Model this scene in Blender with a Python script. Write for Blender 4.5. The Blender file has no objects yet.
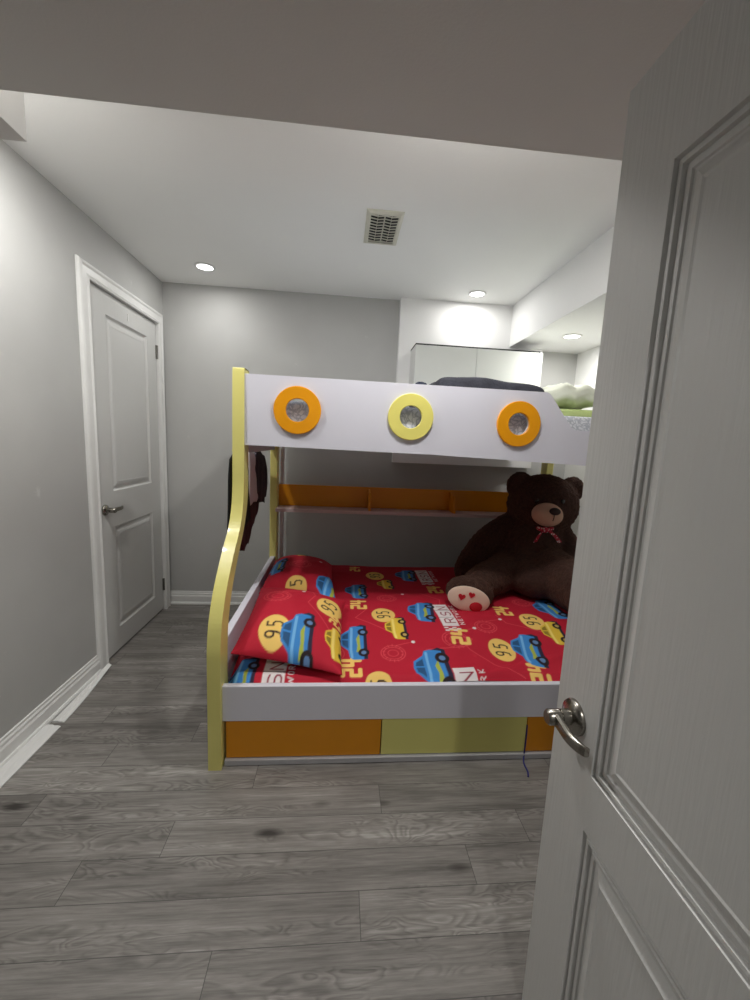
import bpy, bmesh, math, random
import numpy as np
from mathutils import Vector, Matrix, noise as mnoise
random.seed(7)
rng = np.random.default_rng(11)
S = bpy.context.scene
COL = S.collection
PI = math.pi

# ------------------------------------------------------------------ materials
def lin(c):
    return tuple(((v/255)/12.92 if v/255 <= .04045 else ((v/255+.055)/1.055)**2.4) for v in c)

def mat(name, rgb, rough=.5, metal=0, bump=0, bscale=60, var=0, vscale=6, coat=0, sheen=0, stretch=None, emis=0):
    m = bpy.data.materials.new(name); m.use_nodes = True
    nt = m.node_tree; b = nt.nodes['Principled BSDF']
    c = (*lin(rgb), 1)
    b.inputs['Base Color'].default_value = c
    b.inputs['Roughness'].default_value = rough
    b.inputs['Metallic'].default_value = metal
    b.inputs['Coat Weight'].default_value = coat
    if sheen:
        b.inputs['Sheen Weight'].default_value = sheen; b.inputs['Sheen Roughness'].default_value = .5
        b.inputs['Sheen Tint'].default_value = (*lin((170, 120, 90)), 1)
    if emis:
        b.inputs['Emission Color'].default_value = (1, 1, 1, 1); b.inputs['Emission Strength'].default_value = emis
    tc = nt.nodes.new('ShaderNodeTexCoord'); mp = nt.nodes.new('ShaderNodeMapping')
    nt.links.new(tc.outputs['Object'], mp.inputs['Vector'])
    if stretch: mp.inputs['Scale'].default_value = stretch
    if var:
        n = nt.nodes.new('ShaderNodeTexNoise'); n.inputs['Scale'].default_value = vscale; n.inputs['Detail'].default_value = 5
        r = nt.nodes.new('ShaderNodeValToRGB')
        r.color_ramp.elements[0].position = .3; r.color_ramp.elements[1].position = .7
        r.color_ramp.elements[0].color = tuple(v*(1-var) for v in c[:3])+(1,)
        r.color_ramp.elements[1].color = tuple(min(1, v*(1+var)) for v in c[:3])+(1,)
        nt.links.new(mp.outputs[0], n.inputs['Vector']); nt.links.new(n.outputs['Fac'], r.inputs[0])
        nt.links.new(r.outputs[0], b.inputs['Base Color'])
    if bump:
        n = nt.nodes.new('ShaderNodeTexNoise'); n.inputs['Scale'].default_value = bscale; n.inputs['Detail'].default_value = 4
        bp = nt.nodes.new('ShaderNodeBump'); bp.inputs['Strength'].default_value = bump; bp.inputs['Distance'].default_value = .01
        nt.links.new(mp.outputs[0], n.inputs['Vector']); nt.links.new(n.outputs['Fac'], bp.inputs['Height'])
        nt.links.new(bp.outputs[0], b.inputs['Normal'])
    return m

def wall_mat(name, rgb, dirt):
    """matt wall paint with scuffs, touch-up patches and faint roller texture"""
    m = mat(name, rgb, .65, bump=.05, bscale=180)
    nt = m.node_tree; b = nt.nodes['Principled BSDF']; N = nt.nodes.new; L = nt.links.new
    tc = N('ShaderNodeTexCoord')
    n1 = N('ShaderNodeTexNoise'); n1.inputs['Scale'].default_value = 1.7; n1.inputs['Detail'].default_value = 3
    n2 = N('ShaderNodeTexNoise'); n2.inputs['Scale'].default_value = 9; n2.inputs['Detail'].default_value = 6; n2.inputs['Roughness'].default_value = .65
    L(tc.outputs['Object'], n1.inputs['Vector']); L(tc.outputs['Object'], n2.inputs['Vector'])
    r1 = N('ShaderNodeValToRGB'); r1.color_ramp.elements[0].position = .42; r1.color_ramp.elements[1].position = .6
    base = lin(rgb)
    r1.color_ramp.elements[0].color = (*[v*(1-.07*dirt) for v in base], 1); r1.color_ramp.elements[1].color = (*base, 1)
    L(n1.outputs['Fac'], r1.inputs[0])
    r2 = N('ShaderNodeValToRGB'); r2.color_ramp.elements[0].position = .68; r2.color_ramp.elements[1].position = .74
    r2.color_ramp.elements[0].color = (0, 0, 0, 1); r2.color_ramp.elements[1].color = (1, 1, 1, 1)
    L(n2.outputs['Fac'], r2.inputs[0])
    mx = N('ShaderNodeMix'); mx.data_type = 'RGBA'
    ml = N('ShaderNodeMath'); ml.operation = 'MULTIPLY'; ml.inputs[1].default_value = .6*dirt
    L(r2.outputs[0], ml.inputs[0]); L(ml.outputs[0], mx.inputs[0]); L(r1.outputs[0], mx.inputs[6])
    mx.inputs[7].default_value = (*[min(1, v*1.22) for v in base], 1)
    L(mx.outputs[2], b.inputs['Base Color'])
    return m

def floor_mat():
    m = bpy.data.materials.new('grey_oak_laminate'); m.use_nodes = True
    nt = m.node_tree; b = nt.nodes['Principled BSDF']; N = nt.nodes.new; L = nt.links.new
    b.inputs['Roughness'].default_value = .48
    uv = N('ShaderNodeUVMap'); uv.uv_map = 'UVMap'
    at = N('ShaderNodeAttribute'); at.attribute_name = 'plank'
    sx = N('ShaderNodeSeparateXYZ'); L(uv.outputs[0], sx.inputs[0])
    rn = N('ShaderNodeMath'); rn.operation = 'MULTIPLY'; rn.inputs[1].default_value = 37; L(at.outputs['Fac'], rn.inputs[0])
    def vec(ax, ay):
        mx = N('ShaderNodeMath'); mx.operation = 'MULTIPLY'; mx.inputs[1].default_value = ax; L(sx.outputs[0], mx.inputs[0])
        my = N('ShaderNodeMath'); my.operation = 'MULTIPLY'; my.inputs[1].default_value = ay; L(sx.outputs[1], my.inputs[0])
        c = N('ShaderNodeCombineXYZ'); L(mx.outputs[0], c.inputs[0]); L(my.outputs[0], c.inputs[1]); L(rn.outputs[0], c.inputs[2]); return c
    def noise(v, sc, det, ro=.6, dis=0):
        n = N('ShaderNodeTexNoise'); n.inputs['Scale'].default_value = sc; n.inputs['Detail'].default_value = det
        n.inputs['Roughness'].default_value = ro; n.inputs['Distortion'].default_value = dis
        L(v.outputs[0], n.inputs['Vector']); return n
    def ramp(src, stops):
        r = N('ShaderNodeValToRGB'); e = r.color_ramp.elements
        while len(e) < len(stops): e.new(.5)
        for i, (p, v) in enumerate(stops): e[i].position = p; e[i].color = (v, v, v, 1)
        L(src, r.inputs[0]); return r
    fine = noise(vec(3, 60), 2.2, 6, .7)
    broad = noise(vec(1.6, 13), 1.3, 4, .55)
    # cathedral grain: contour lines of a stretched smooth field, only in some patches
    cat = noise(vec(4.6, 17), 1.0, 2, .5, .5)
    cm = N('ShaderNodeMath'); cm.operation = 'MULTIPLY'; cm.inputs[1].default_value = 12; L(cat.outputs['Fac'], cm.inputs[0])
    fr = N('ShaderNodeMath'); fr.operation = 'FRACT'; L(cm.outputs[0], fr.inputs[0])
    cr = ramp(fr.outputs[0], [(0, .2), (.4, .8), (.7, .95), (1, .2)])
    pm = noise(vec(.9, 14), 1.0, 2, .5)
    pr_ = ramp(pm.outputs['Fac'], [(.5, 0), (.58, 1)])
    # knots
    vo = N('ShaderNodeTexVoronoi'); vo.inputs['Scale'].default_value = 1; L(vec(2.6, 7.5).outputs[0], vo.inputs['Vector'])
    kn = ramp(vo.outputs['Distance'], [(.02, 1), (.15, 0)])
    vc = N('ShaderNodeSeparateColor'); L(vo.outputs['Color'], vc.inputs[0])
    kk = ramp(vc.outputs[0], [(.42, 0), (.47, 1)])
    def mul(a, c):
        q = N('ShaderNodeMath'); q.operation = 'MULTIPLY'
        for i, s in enumerate((a, c)):
            if isinstance(s, (int, float)): q.inputs[i].default_value = s
            else: L(s, q.inputs[i])
        return q.outputs[0]
    def add(a, c):
        q = N('ShaderNodeMath'); q.operation = 'ADD'
        for i, s in enumerate((a, c)):
            if isinstance(s, (int, float)): q.inputs[i].default_value = s
            else: L(s, q.inputs[i])
        return q.outputs[0]
    v = add(mul(fine.outputs['Fac'], .62), mul(broad.outputs['Fac'], .62))          # ~.62
    v = add(v, mul(add(at.outputs['Fac'], -.5), .09))
    catv = mul(add(mul(cr.outputs[0], .55), -.33), pr_.outputs[0])
    v = add(v, mul(catv, .40))
    v = add(v, mul(mul(kn.outputs[0], kk.outputs[0]), -.55))
    r = N('ShaderNodeValToRGB'); e = r.color_ramp.elements
    while len(e) < 4: e.new(.5)
    for i, (p, c) in enumerate([(.2, (56, 52, 49)), (.5, (104, 100, 96)), (.72, (138, 134, 129)), (.95, (184, 180, 175))]):
        e[i].position = p; e[i].color = (*lin(c), 1)
    L(v, r.inputs[0])
    ed = N('ShaderNodeAttribute'); ed.attribute_name = 'edge'
    mx = N('ShaderNodeMix'); mx.data_type = 'RGBA'; L(ed.outputs['Fac'], mx.inputs[0]); L(r.outputs[0], mx.inputs[6])
    mx.inputs[7].default_value = (*lin((60, 58, 56)), 1)
    L(mx.outputs[2], b.inputs['Base Color'])
    bp = N('ShaderNodeBump'); bp.inputs['Strength'].default_value = .12; bp.inputs['Distance'].default_value = .004
    L(v, bp.inputs['Height']); L(bp.outputs[0], b.inputs['Normal'])
    return m

def attr_mat(name, rough=.8, bump=.15, bscale=500, sheen=.1):
    m = mat(name, (200, 200, 200), rough, bump=bump, bscale=bscale)
    nt = m.node_tree; a = nt.nodes.new('ShaderNodeAttribute'); a.attribute_name = 'print'
    nt.links.new(a.outputs['Color'], nt.nodes['Principled BSDF'].inputs['Base Color'])
    return m

def sheet_pattern_mat():
    """white cotton with a fine grey line pattern"""
    m = mat('patterned_cotton', (205, 208, 215), .85)
    nt = m.node_tree; b = nt.nodes['Principled BSDF']; N = nt.nodes.new; L = nt.links.new
    tc = N('ShaderNodeTexCoord'); vo = N('ShaderNodeTexVoronoi'); vo.feature = 'DISTANCE_TO_EDGE'; vo.inputs['Scale'].default_value = 40
    n = N('ShaderNodeTexNoise'); n.inputs['Scale'].default_value = 14; n.inputs['Detail'].default_value = 3
    mxv = N('ShaderNodeMix'); mxv.data_type = 'VECTOR'; mxv.inputs[0].default_value = .12
    L(tc.outputs['Object'], n.inputs['Vector']); L(tc.outputs['Object'], mxv.inputs[4]); L(n.outputs['Color'], mxv.inputs[5])
    L(mxv.outputs[1], vo.inputs['Vector'])
    r = N('ShaderNodeValToRGB'); r.color_ramp.elements[0].position = .04; r.color_ramp.elements[1].position = .2
    r.color_ramp.elements[0].color = (*lin((190, 194, 203)), 1); r.color_ramp.elements[1].color = (*lin((236, 238, 243)), 1)
    L(vo.outputs['Distance'], r.inputs[0]); L(r.outputs[0], b.inputs['Base Color'])
    return m

M = dict(
    wall=wall_mat('grey_wall_paint', (189, 189, 187), 1),
    wall_white=wall_mat('white_wall_paint', (238, 238, 237), .3),
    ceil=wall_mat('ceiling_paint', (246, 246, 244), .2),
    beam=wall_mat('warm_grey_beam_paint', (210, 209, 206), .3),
    trim=mat('white_trim_paint', (228, 228, 226), .4, var=.02, vscale=12),
    door=mat('white_door_paint', (206, 206, 204), .45, bump=.16, bscale=26, stretch=(5, 5, .28)),
    floor=floor_mat(),
    yellow=mat('pale_yellow_lacquer', (228, 220, 132), .35, coat=.15, var=.02),
    yellow_panel=mat('pale_yellow_panel', (228, 222, 132), .35, var=.02),
    orange=mat('orange_panel', (226, 146, 4), .4, var=.03),
    ring_orange=mat('orange_lacquer', (238, 158, 8), .35, var=.02),
    ring_yellow=mat('yellow_lacquer', (236, 226, 122), .35, var=.02),
    lilac=mat('white_laminate', (222, 221, 231), .38, var=.01),
    pinkish=mat('pale_shelf_board', (214, 192, 190), .4, var=.02),
    greyboard=mat('grey_skirting', (178, 177, 180), .45, var=.04, vscale=20),
    underside=mat('bunk_base_board', (200, 186, 186), .6, var=.02),
    steel=mat('brushed_nickel', (150, 146, 138), .25, 1, var=.05, vscale=40),
    dark_metal=mat('hinge_metal', (120, 118, 114), .35, 1, var=.05),
    black=mat('black_cloth', (20, 18, 20), .9, bump=.4, bscale=120),
    jacket=mat('dark_quilted_cloth', (46, 36, 46), .75, bump=.6, bscale=60, var=.3, vscale=30),
    maroon=mat('maroon_cloth', (70, 24, 30), .85, bump=.3, bscale=120, var=.15),
    white_cloth=mat('white_cloth', (222, 214, 216), .9, bump=.2, bscale=80),
    blanket=mat('charcoal_fleece', (66, 67, 76), .95, bump=.5, bscale=90, var=.18, vscale=14),
    navy=mat('navy_cloth', (48, 54, 74), .9, bump=.4, bscale=60, var=.5, vscale=30),
    pale_green=mat('pale_green_cotton', (232, 235, 218), .85, bump=.3, bscale=24, var=.05, vscale=9),
    green=mat('light_green_cotton', (206, 224, 150), .85, bump=.2, bscale=30, var=.04),
    fur=mat('dark_brown_plush', (62, 38, 30), .95, bump=1.0, bscale=140, var=.35, vscale=70, sheen=.25),
    beige=mat('beige_plush', (206, 172, 150), .95, bump=.4, bscale=200, var=.04),
    pad=mat('cream_plush', (238, 212, 192), .95, bump=.4, bscale=200, var=.03),
    nose=mat('dark_nose_felt', (38, 24, 20), .6, bump=.2, bscale=150),
    eye=mat('glossy_black_eye', (12, 10, 10), .1, coat=.5, var=.02),
    heart=mat('red_embroidery', (196, 22, 40), .8, bump=.4, bscale=200),
    cabinet=mat('white_gloss_cabinet', (222, 224, 220), .3, var=.01),
    gap=mat('painted_gap_shade', (30, 30, 30), .8, var=.1),
    vent=mat('cream_vent_metal', (206, 204, 190), .45, var=.05, vscale=30),
    vent_shade=mat('painted_vent_shade', (26, 25, 24), .9, var=.1),
    lamp_trim=mat('lamp_trim_white', (230, 230, 228), .4, var=.01),
    lens=mat('lit_lamp_lens', (250, 250, 246), .5, emis=9.0),
    string=mat('blue_cord', (44, 46, 120), .7, bump=.4, bscale=300),
    print=attr_mat('printed_red_cotton'),
    patterned=sheet_pattern_mat(),
)
# ribbon: red satin with white dots
def ribbon_mat():
    m = mat('dotted_red_ribbon', (176, 18, 52), .5)
    nt = m.node_tree; N = nt.nodes.new; L = nt.links.new
    tc = N('ShaderNodeTexCoord'); vo = N('ShaderNodeTexVoronoi'); vo.inputs['Scale'].default_value = 75
    r = N('ShaderNodeValToRGB'); r.color_ramp.interpolation = 'CONSTANT'
    r.color_ramp.elements[0].color = (.75, .65, .66, 1); r.color_ramp.elements[1].position = .3; r.color_ramp.elements[1].color = (*lin((176, 18, 52)), 1)
    L(tc.outputs['Object'], vo.inputs['Vector']); L(vo.outputs['Distance'], r.inputs[0]); L(r.outputs[0], nt.nodes['Principled BSDF'].inputs['Base Color'])
    return m
M['ribbon'] = ribbon_mat()

# ------------------------------------------------------------------ builders
ORG = {}
def tag(o, label=None, cat=None, group=None, kind=None):
    if label: o['label'] = label
    if cat: o['category'] = cat
    if group: o['group'] = group
    if kind: o['kind'] = kind
    return o

def thing(name, loc, label, cat, group=None, kind=None):
    o = bpy.data.objects.new(name, None); COL.objects.link(o); o.location = loc; o.empty_display_size = .1
    ORG[o] = Vector(loc); return tag(o, label, cat, group, kind)

def obj(name, bm, m, parent=None, smooth=False, bevel=0, seg=2, origin=None):
    """bm is in world coordinates; the mesh is stored relative to its thing's origin"""
    off = ORG[parent] if parent is not None else Vector(origin or (0, 0, 0))
    bmesh.ops.recalc_face_normals(bm, faces=bm.faces[:])
    bmesh.ops.translate(bm, verts=bm.verts[:], vec=-off)
    me = bpy.data.meshes.new(name); bm.to_mesh(me); bm.free()
    for mm in (m if isinstance(m, (list, tuple)) else [m]): me.materials.append(mm)
    if smooth:
        for p in me.polygons: p.use_smooth = True
    o = bpy.data.objects.new(name, me); COL.objects.link(o)
    ORG[o] = off
    if parent is not None: o.parent = parent
    else: o.location = off
    if bevel:
        b = o.modifiers.new('bevel', 'BEVEL'); b.width = bevel; b.segments = seg; b.limit_method = 'ANGLE'; b.angle_limit = math.radians(40)
        b.harden_normals = False
    return o

def BM(): return bmesh.new()

def box(bm, x0, x1, y0, y1, z0, z1):
    vs = [bm.verts.new((x, y, z)) for z in (z0, z1) for y in (y0, y1) for x in (x0, x1)]
    for f in ((0, 2, 3, 1), (4, 5, 7, 6), (0, 1, 5, 4), (2, 6, 7, 3), (0, 4, 6, 2), (1, 3, 7, 5)):
        bm.faces.new([vs[i] for i in f])
    return bm

def prism(bm, pts, axis, a, b):
    """pts 2D polygon extruded along axis ('x': pts are (y,z); 'y': (x,z); 'z': (x,y))"""
    def P(p, t): return {'x': (t, p[0], p[1]), 'y': (p[0], t, p[1]), 'z': (p[0], p[1], t)}[axis]
    A = [bm.verts.new(P(p, a)) for p in pts]; B = [bm.verts.new(P(p, b)) for p in pts]
    n = len(pts)
    bm.faces.new(A); bm.faces.new(B[::-1])
    for i in range(n): bm.faces.new((A[i], A[(i+1) % n], B[(i+1) % n], B[i]))
    return bm

def frame_of(d):
    d = Vector(d).normalized(); u = d.orthogonal().normalized(); return d, u, d.cross(u)

def lathe(bm, prof, base, axis, seg=32, caps=True):
    """prof: list of (r, t) along axis from base"""
    d, u, w = frame_of(axis); base = Vector(base); rings = []
    for r, t in prof:
        rings.append([bm.verts.new(base+d*t+(u*math.cos(2*PI*k/seg)+w*math.sin(2*PI*k/seg))*r) for k in range(seg)])
    for A, B in zip(rings, rings[1:]):
        for k in range(seg): bm.faces.new((A[k], A[(k+1) % seg], B[(k+1) % seg], B[k]))
    if caps:
        bm.faces.new(rings[0][::-1]); bm.faces.new(rings[-1])
    return bm

def tube(bm, pts, r, seg=10, flat=1.0):
    pts = [Vector(p) for p in pts]; n = len(pts); rr = list(np.interp(np.linspace(0, 1, n), np.linspace(0, 1, len(r)), r)) if isinstance(r, (list, tuple)) else [r]*n
    rings = []; up = None
    for i, p in enumerate(pts):
        d = (pts[min(i+1, n-1)]-pts[max(i-1, 0)]).normalized()
        if up is None: up = d.orthogonal().normalized()
        up = (up-d*up.dot(d)).normalized(); w = d.cross(up)
        rings.append([bm.verts.new(p+(up*math.cos(2*PI*k/seg)+w*math.sin(2*PI*k/seg)*flat)*rr[i]) for k in range(seg)])
    for A, B in zip(rings, rings[1:]):
        for k in range(seg): bm.faces.new((A[k], A[(k+1) % seg], B[(k+1) % seg], B[k]))
    bm.faces.new(rings[0][::-1]); bm.faces.new(rings[-1])
    return bm

def spline(pts, n=8):
    pts = [Vector(p) for p in pts]; out = []
    for i in range(len(pts)-1):
        p0, p1, p2, p3 = pts[max(i-1, 0)], pts[i], pts[i+1], pts[min(i+2, len(pts)-1)]
        for k in range(n):
            t = k/n; out.append(.5*((2*p1)+(p2-p0)*t+(2*p0-5*p1+4*p2-p3)*t*t+(3*p1-p0-3*p2+p3)*t**3))
    return out+[pts[-1]]

def ellipsoid(bm, c, r, rot=None, sub=3):
    n0 = len(bm.verts)
    res = bmesh.ops.create_icosphere(bm, subdivisions=sub, radius=1)
    Mx = Matrix.Translation(Vector(c)) @ (rot.to_4x4() if rot else Matrix.Identity(4)) @ Matrix.Diagonal((*r, 1))
    bmesh.ops.transform(bm, matrix=Mx, verts=res['verts']); return bm

def ring_plate(bm, c, r0, r1, y0, y1, seg=64):
    """annulus in the XZ plane, thick along y, edges rounded a little"""
    e = min(.0022, (y1-y0)*.4)
    prof = [(r0, y1), (r0, y0+e), (r0+e, y0), (r1-e, y0), (r1, y0+e), (r1, y1)]
    R = [[bm.verts.new((c[0]+r*math.cos(2*PI*k/seg), y, c[1]+r*math.sin(2*PI*k/seg))) for k in range(seg)] for r, y in prof]
    for i in range(len(R)):
        A, B = R[i], R[(i+1) % len(R)]
        for k in range(seg): bm.faces.new((A[k], A[(k+1) % seg], B[(k+1) % seg], B[k]))
    return bm

def door_leaf(W, H, T, panels, prof):
    """panel door, local u (0..W), v (0..H), face at w=0 towards -w, thickness T towards +w; both faces moulded"""
    bm = BM()
    us = sorted({0, W, *[p[0] for p in panels], *[p[1] for p in panels]})
    vs = sorted({0, H, *[p[2] for p in panels], *[p[3] for p in panels]})
    for w0, sg in ((0, 1), (T, -1)):
        V = {(u, v): bm.verts.new((u, v, w0)) for u in us for v in vs}
        for i in range(len(us)-1):
            for j in range(len(vs)-1):
                uc, vc = (us[i]+us[i+1])/2, (vs[j]+vs[j+1])/2
                if any(p[0] < uc < p[1] and p[2] < vc < p[3] for p in panels): continue
                bm.faces.new((V[us[i], vs[j]], V[us[i+1], vs[j]], V[us[i+1], vs[j+1]], V[us[i], vs[j+1]]))
        for p in panels:
            ring = None
            for ins, dep in prof:
                r = [bm.verts.new((u, v, w0+sg*dep)) for u, v in ((p[0]+ins, p[2]+ins), (p[1]-ins, p[2]+ins), (p[1]-ins, p[3]-ins), (p[0]+ins, p[3]-ins))]
                if ring:
                    for k in range(4): bm.faces.new((ring[k], ring[(k+1) % 4], r[(k+1) % 4], r[k]))
                ring = r
            bm.faces.new(ring)
    for a, b in (((0, 0), (W, 0)), ((W, 0), (W, H)), ((W, H), (0, H)), ((0, H), (0, 0))):
        bm.faces.new([bm.verts.new((*a, 0)), bm.verts.new((*b, 0)), bm.verts.new((*b, T)), bm.verts.new((*a, T))])
    bmesh.ops.remove_doubles(bm, verts=bm.verts[:], dist=1e-5)
    return bm

def xform(bm, fn):
    for v in bm.verts: v.co = fn(v.co)
    return bm

# ------------------------------------------------------------------ room shell
XL, XR, YB, YF, ZC = -1.28, 1.79, 3.08, -1.4, 2.34
def struct(name, bm, m, label, cat, bevel=0, smooth=False):
    o = obj(name, bm, m, bevel=bevel, smooth=smooth); return tag(o, label, cat, kind='structure')

# floor: planks laid across the room, butt joints staggered row by row
def make_floor():
    W, LEN = .1215, 1.195
    y0 = .875-W*19
    butt = {.875: .094, .7535: -.286, .9965: -.745, 1.118: -.52, 1.2395: .185, 1.361: -.29, 1.7255: -1.03, 1.4825: .3, 1.604: -.6}
    me = bpy.data.meshes.new('floor'); V = []; F = []; uvs = []; pl = []; ed = []
    g = .0011
    k = 0
    yy = y0
    while yy < YB+.02:
        off = None
        for key, x in butt.items():
            if abs(key-yy) < .02: off = x
        if off is None: off = (k*.437) % LEN
        a = off-LEN*math.ceil((off-XL+.1)/LEN)
        while a < XR+.1:
            xa, xb = max(a, XL-.02), min(a+LEN, XR+.02)
            ya, yb = max(yy, YF), min(yy+W, YB+.02)
            if xb-xa > .005 and yb-ya > .005:
                s = rng.random(); ox, oy = rng.random()*20, rng.random()*20
                xs = [xa, xa+g, xb-g, xb]; ys = [ya, ya+g, yb-g, yb]
                b0 = len(V)
                for j in range(4):
                    for i in range(4): V.append((xs[i], ys[j], 0))
                for j in range(3):
                    for i in range(3):
                        q = [b0+j*4+i, b0+j*4+i+1, b0+j*4+i+5, b0+j*4+i+4]; F.append(q)
                        for t in q: uvs.append((V[t][0]+ox, V[t][1]+oy))
                        pl.append(s); ed.append(0.0 if (i == 1 and j == 1) else .8)
            a += LEN
        yy += W; k += 1
    me.from_pydata(V, [], F)
    u = me.uv_layers.new(name='UVMap')
    for i, c in enumerate(uvs): u.data[i].uv = c
    for nm, arr in (('plank', pl), ('edge', ed)):
        a = me.attributes.new(nm, 'FLOAT', 'FACE'); a.data.foreach_set('value', arr)
    me.materials.append(M['floor'])
    o = bpy.data.objects.new('floor', me); COL.objects.link(o)
    tag(o, 'grey wood-grain laminate plank floor of the bedroom', 'floor', kind='structure')
make_floor()

struct('ceiling', box(BM(), XL-.1, XR+.1, YF-.1, YB+.1, ZC, ZC+.1), M['ceil'], 'flat pale ceiling above the bunk bed', 'ceiling')
# the left wall has an opening for its door
DY0, DY1, DZ = 2.215, 2.965, 2.035
b = BM()
box(b, XL-.1, XL, YF-.1, DY0-.01, 0, ZC); box(b, XL-.1, XL, DY1+.01, YB+.1, 0, ZC); box(b, XL-.1, XL, DY0-.01, DY1+.01, DZ+.01, ZC)
struct('wall_left', b, M['wall'], 'scuffed grey wall with the closed white door', 'wall')
struct('wall_back', box(BM(), XL, XR+.1, YB, YB+.1, 0, ZC), M['wall'], 'grey wall behind the bunk bed', 'wall')
struct('wall_right', box(BM(), XR, XR+.1, YF-.1, YB, 0, ZC), M['wall_white'], 'white wall past the far end of the bunk bed', 'wall')
b = BM()
box(b, XL, -.36, -.14, -.035, 0, ZC); box(b, .525, XR, -.14, -.035, 0, ZC); box(b, -.36, .525, -.14, -.035, 1.93, ZC)
struct('wall_front', b, M['wall'], 'wall holding the doorway into the bedroom', 'wall')
struct('wall_hall', box(BM(), XL, XR, YF-.1, YF, 0, ZC), M['wall'], 'hallway wall opposite the bedroom doorway', 'wall')
# bulkheads
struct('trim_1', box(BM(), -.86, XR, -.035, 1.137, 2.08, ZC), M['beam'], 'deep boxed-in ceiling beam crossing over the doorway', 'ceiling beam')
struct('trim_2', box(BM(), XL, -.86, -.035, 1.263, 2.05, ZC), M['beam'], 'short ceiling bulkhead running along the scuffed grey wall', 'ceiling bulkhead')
struct('trim_3', box(BM(), 1.215, XR, 1.137, YB, 2.05, ZC), M['wall_white'], 'long white bulkhead over the far end of the bunk bed', 'ceiling bulkhead')
struct('trim_4', box(BM(), .388, 1.475, 3.015, YB, 1.162, ZC), M['wall_white'], 'white boxed-out wall section around the overhead cabinet', 'wall section')

# baseboards with a stepped profile
def baseboard(name, prof, axis, a, b, fn, label):
    bm = prism(BM(), prof, axis, a, b); xform(bm, fn)
    return struct(name, bm, M['trim'], label, 'baseboard')
prof = [(0, 0), (.027, 0), (.027, .008), (.022, .016), (.016, .018), (.016, .062), (.011, .07), (.011, .082), (.006, .088), (.006, .098), (0, .1)]
baseboard('baseboard_left', prof, 'y', -.03, 2.135, lambda c: Vector((XL+c.x, c.y, c.z)), 'white baseboard along the scuffed grey wall, its top lip chipped')
baseboard('baseboard_back', prof, 'x', XL+.0, XR, lambda c: Vector((c.x, YB-c.y, c.z)), 'white baseboard along the wall behind the bunk bed')
baseboard('baseboard_right', prof, 'y', -.03, YB-.02, lambda c: Vector((XR-c.x, c.y, c.z)), 'white baseboard past the far end of the bunk bed')

# door casing on the left wall
def casing():
    bm = BM()
    cp = [(0, 0), (0, .018), (.012, .022), (.022, .016), (.05, .014), (.06, .02), (.072, .016), (.078, .008), (.078, 0)]   # (outward from opening, height off wall)
    def leg(y, s, z1):
        pts = [(y+s*q[0], XL+q[1]) for q in cp]
        A = [bm.verts.new((p[1], p[0], 0)) for p in pts]
        B = [bm.verts.new((p[1], p[0], z1+q[0])) for p, q in zip(pts, cp)]
        return A, B
    A0, B0 = leg(DY0, -1, DZ); A1, B1 = leg(DY1, 1, DZ)
    n = len(cp)
    for A, B in ((A0, B0), (B0, B1), (B1, A1)):
        for k in range(n-1): bm.faces.new((A[k], A[k+1], B[k+1], B[k]))
    # jamb lining
    for y0, y1 in ((DY0-.009, DY0), (DY1, DY1+.009)): box(bm, XL-.1, XL+.001, y0, y1, 0, DZ+.009)
    box(bm, XL-.1, XL+.001, DY0-.009, DY1+.009, DZ, DZ+.009)
    return bm
struct('trim_5', casing(), M['trim'], 'white moulded frame around the closed door', 'door frame')

# closed door (left wall)
PROF = [(0, 0), (.004, .007), (.010, .013), (.020, .013), (.034, .004), (.05, .001), (.056, .0025)]
lw, lh = DY1-DY0-.006, DZ-.016
pn = [(.155, lw-.13, .12, .735), (.155, lw-.13, .925, 1.885)]
pn = [(2.375-DY0-.003, 2.835-DY0-.003, .135, .745), (2.375-DY0-.003, 2.835-DY0-.003, .95, 1.905)]
d1 = thing('door_1', (XL, DY0, 0), 'closed white two-panel door in the scuffed grey wall', 'door', kind='structure')
leaf = door_leaf(lw, lh, .034, pn, PROF)
xform(leaf, lambda c: Vector((XL-.003-c.z, DY0+.003+c.x, .012+c.y)))
obj('door_leaf', leaf, M['door'], d1)
for z in (1.80, .15):
    bm = BM(); lathe(bm, [(.0065, 0), (.0065, .09)], (XL+.003, DY1-.001, z), (0, 0, 1), 12)
    box(bm, XL-.0035, XL-.001, DY1-.012, DY1-.002, z, z+.09)
    obj('hinge', bm, M['dark_metal'], d1)
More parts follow.
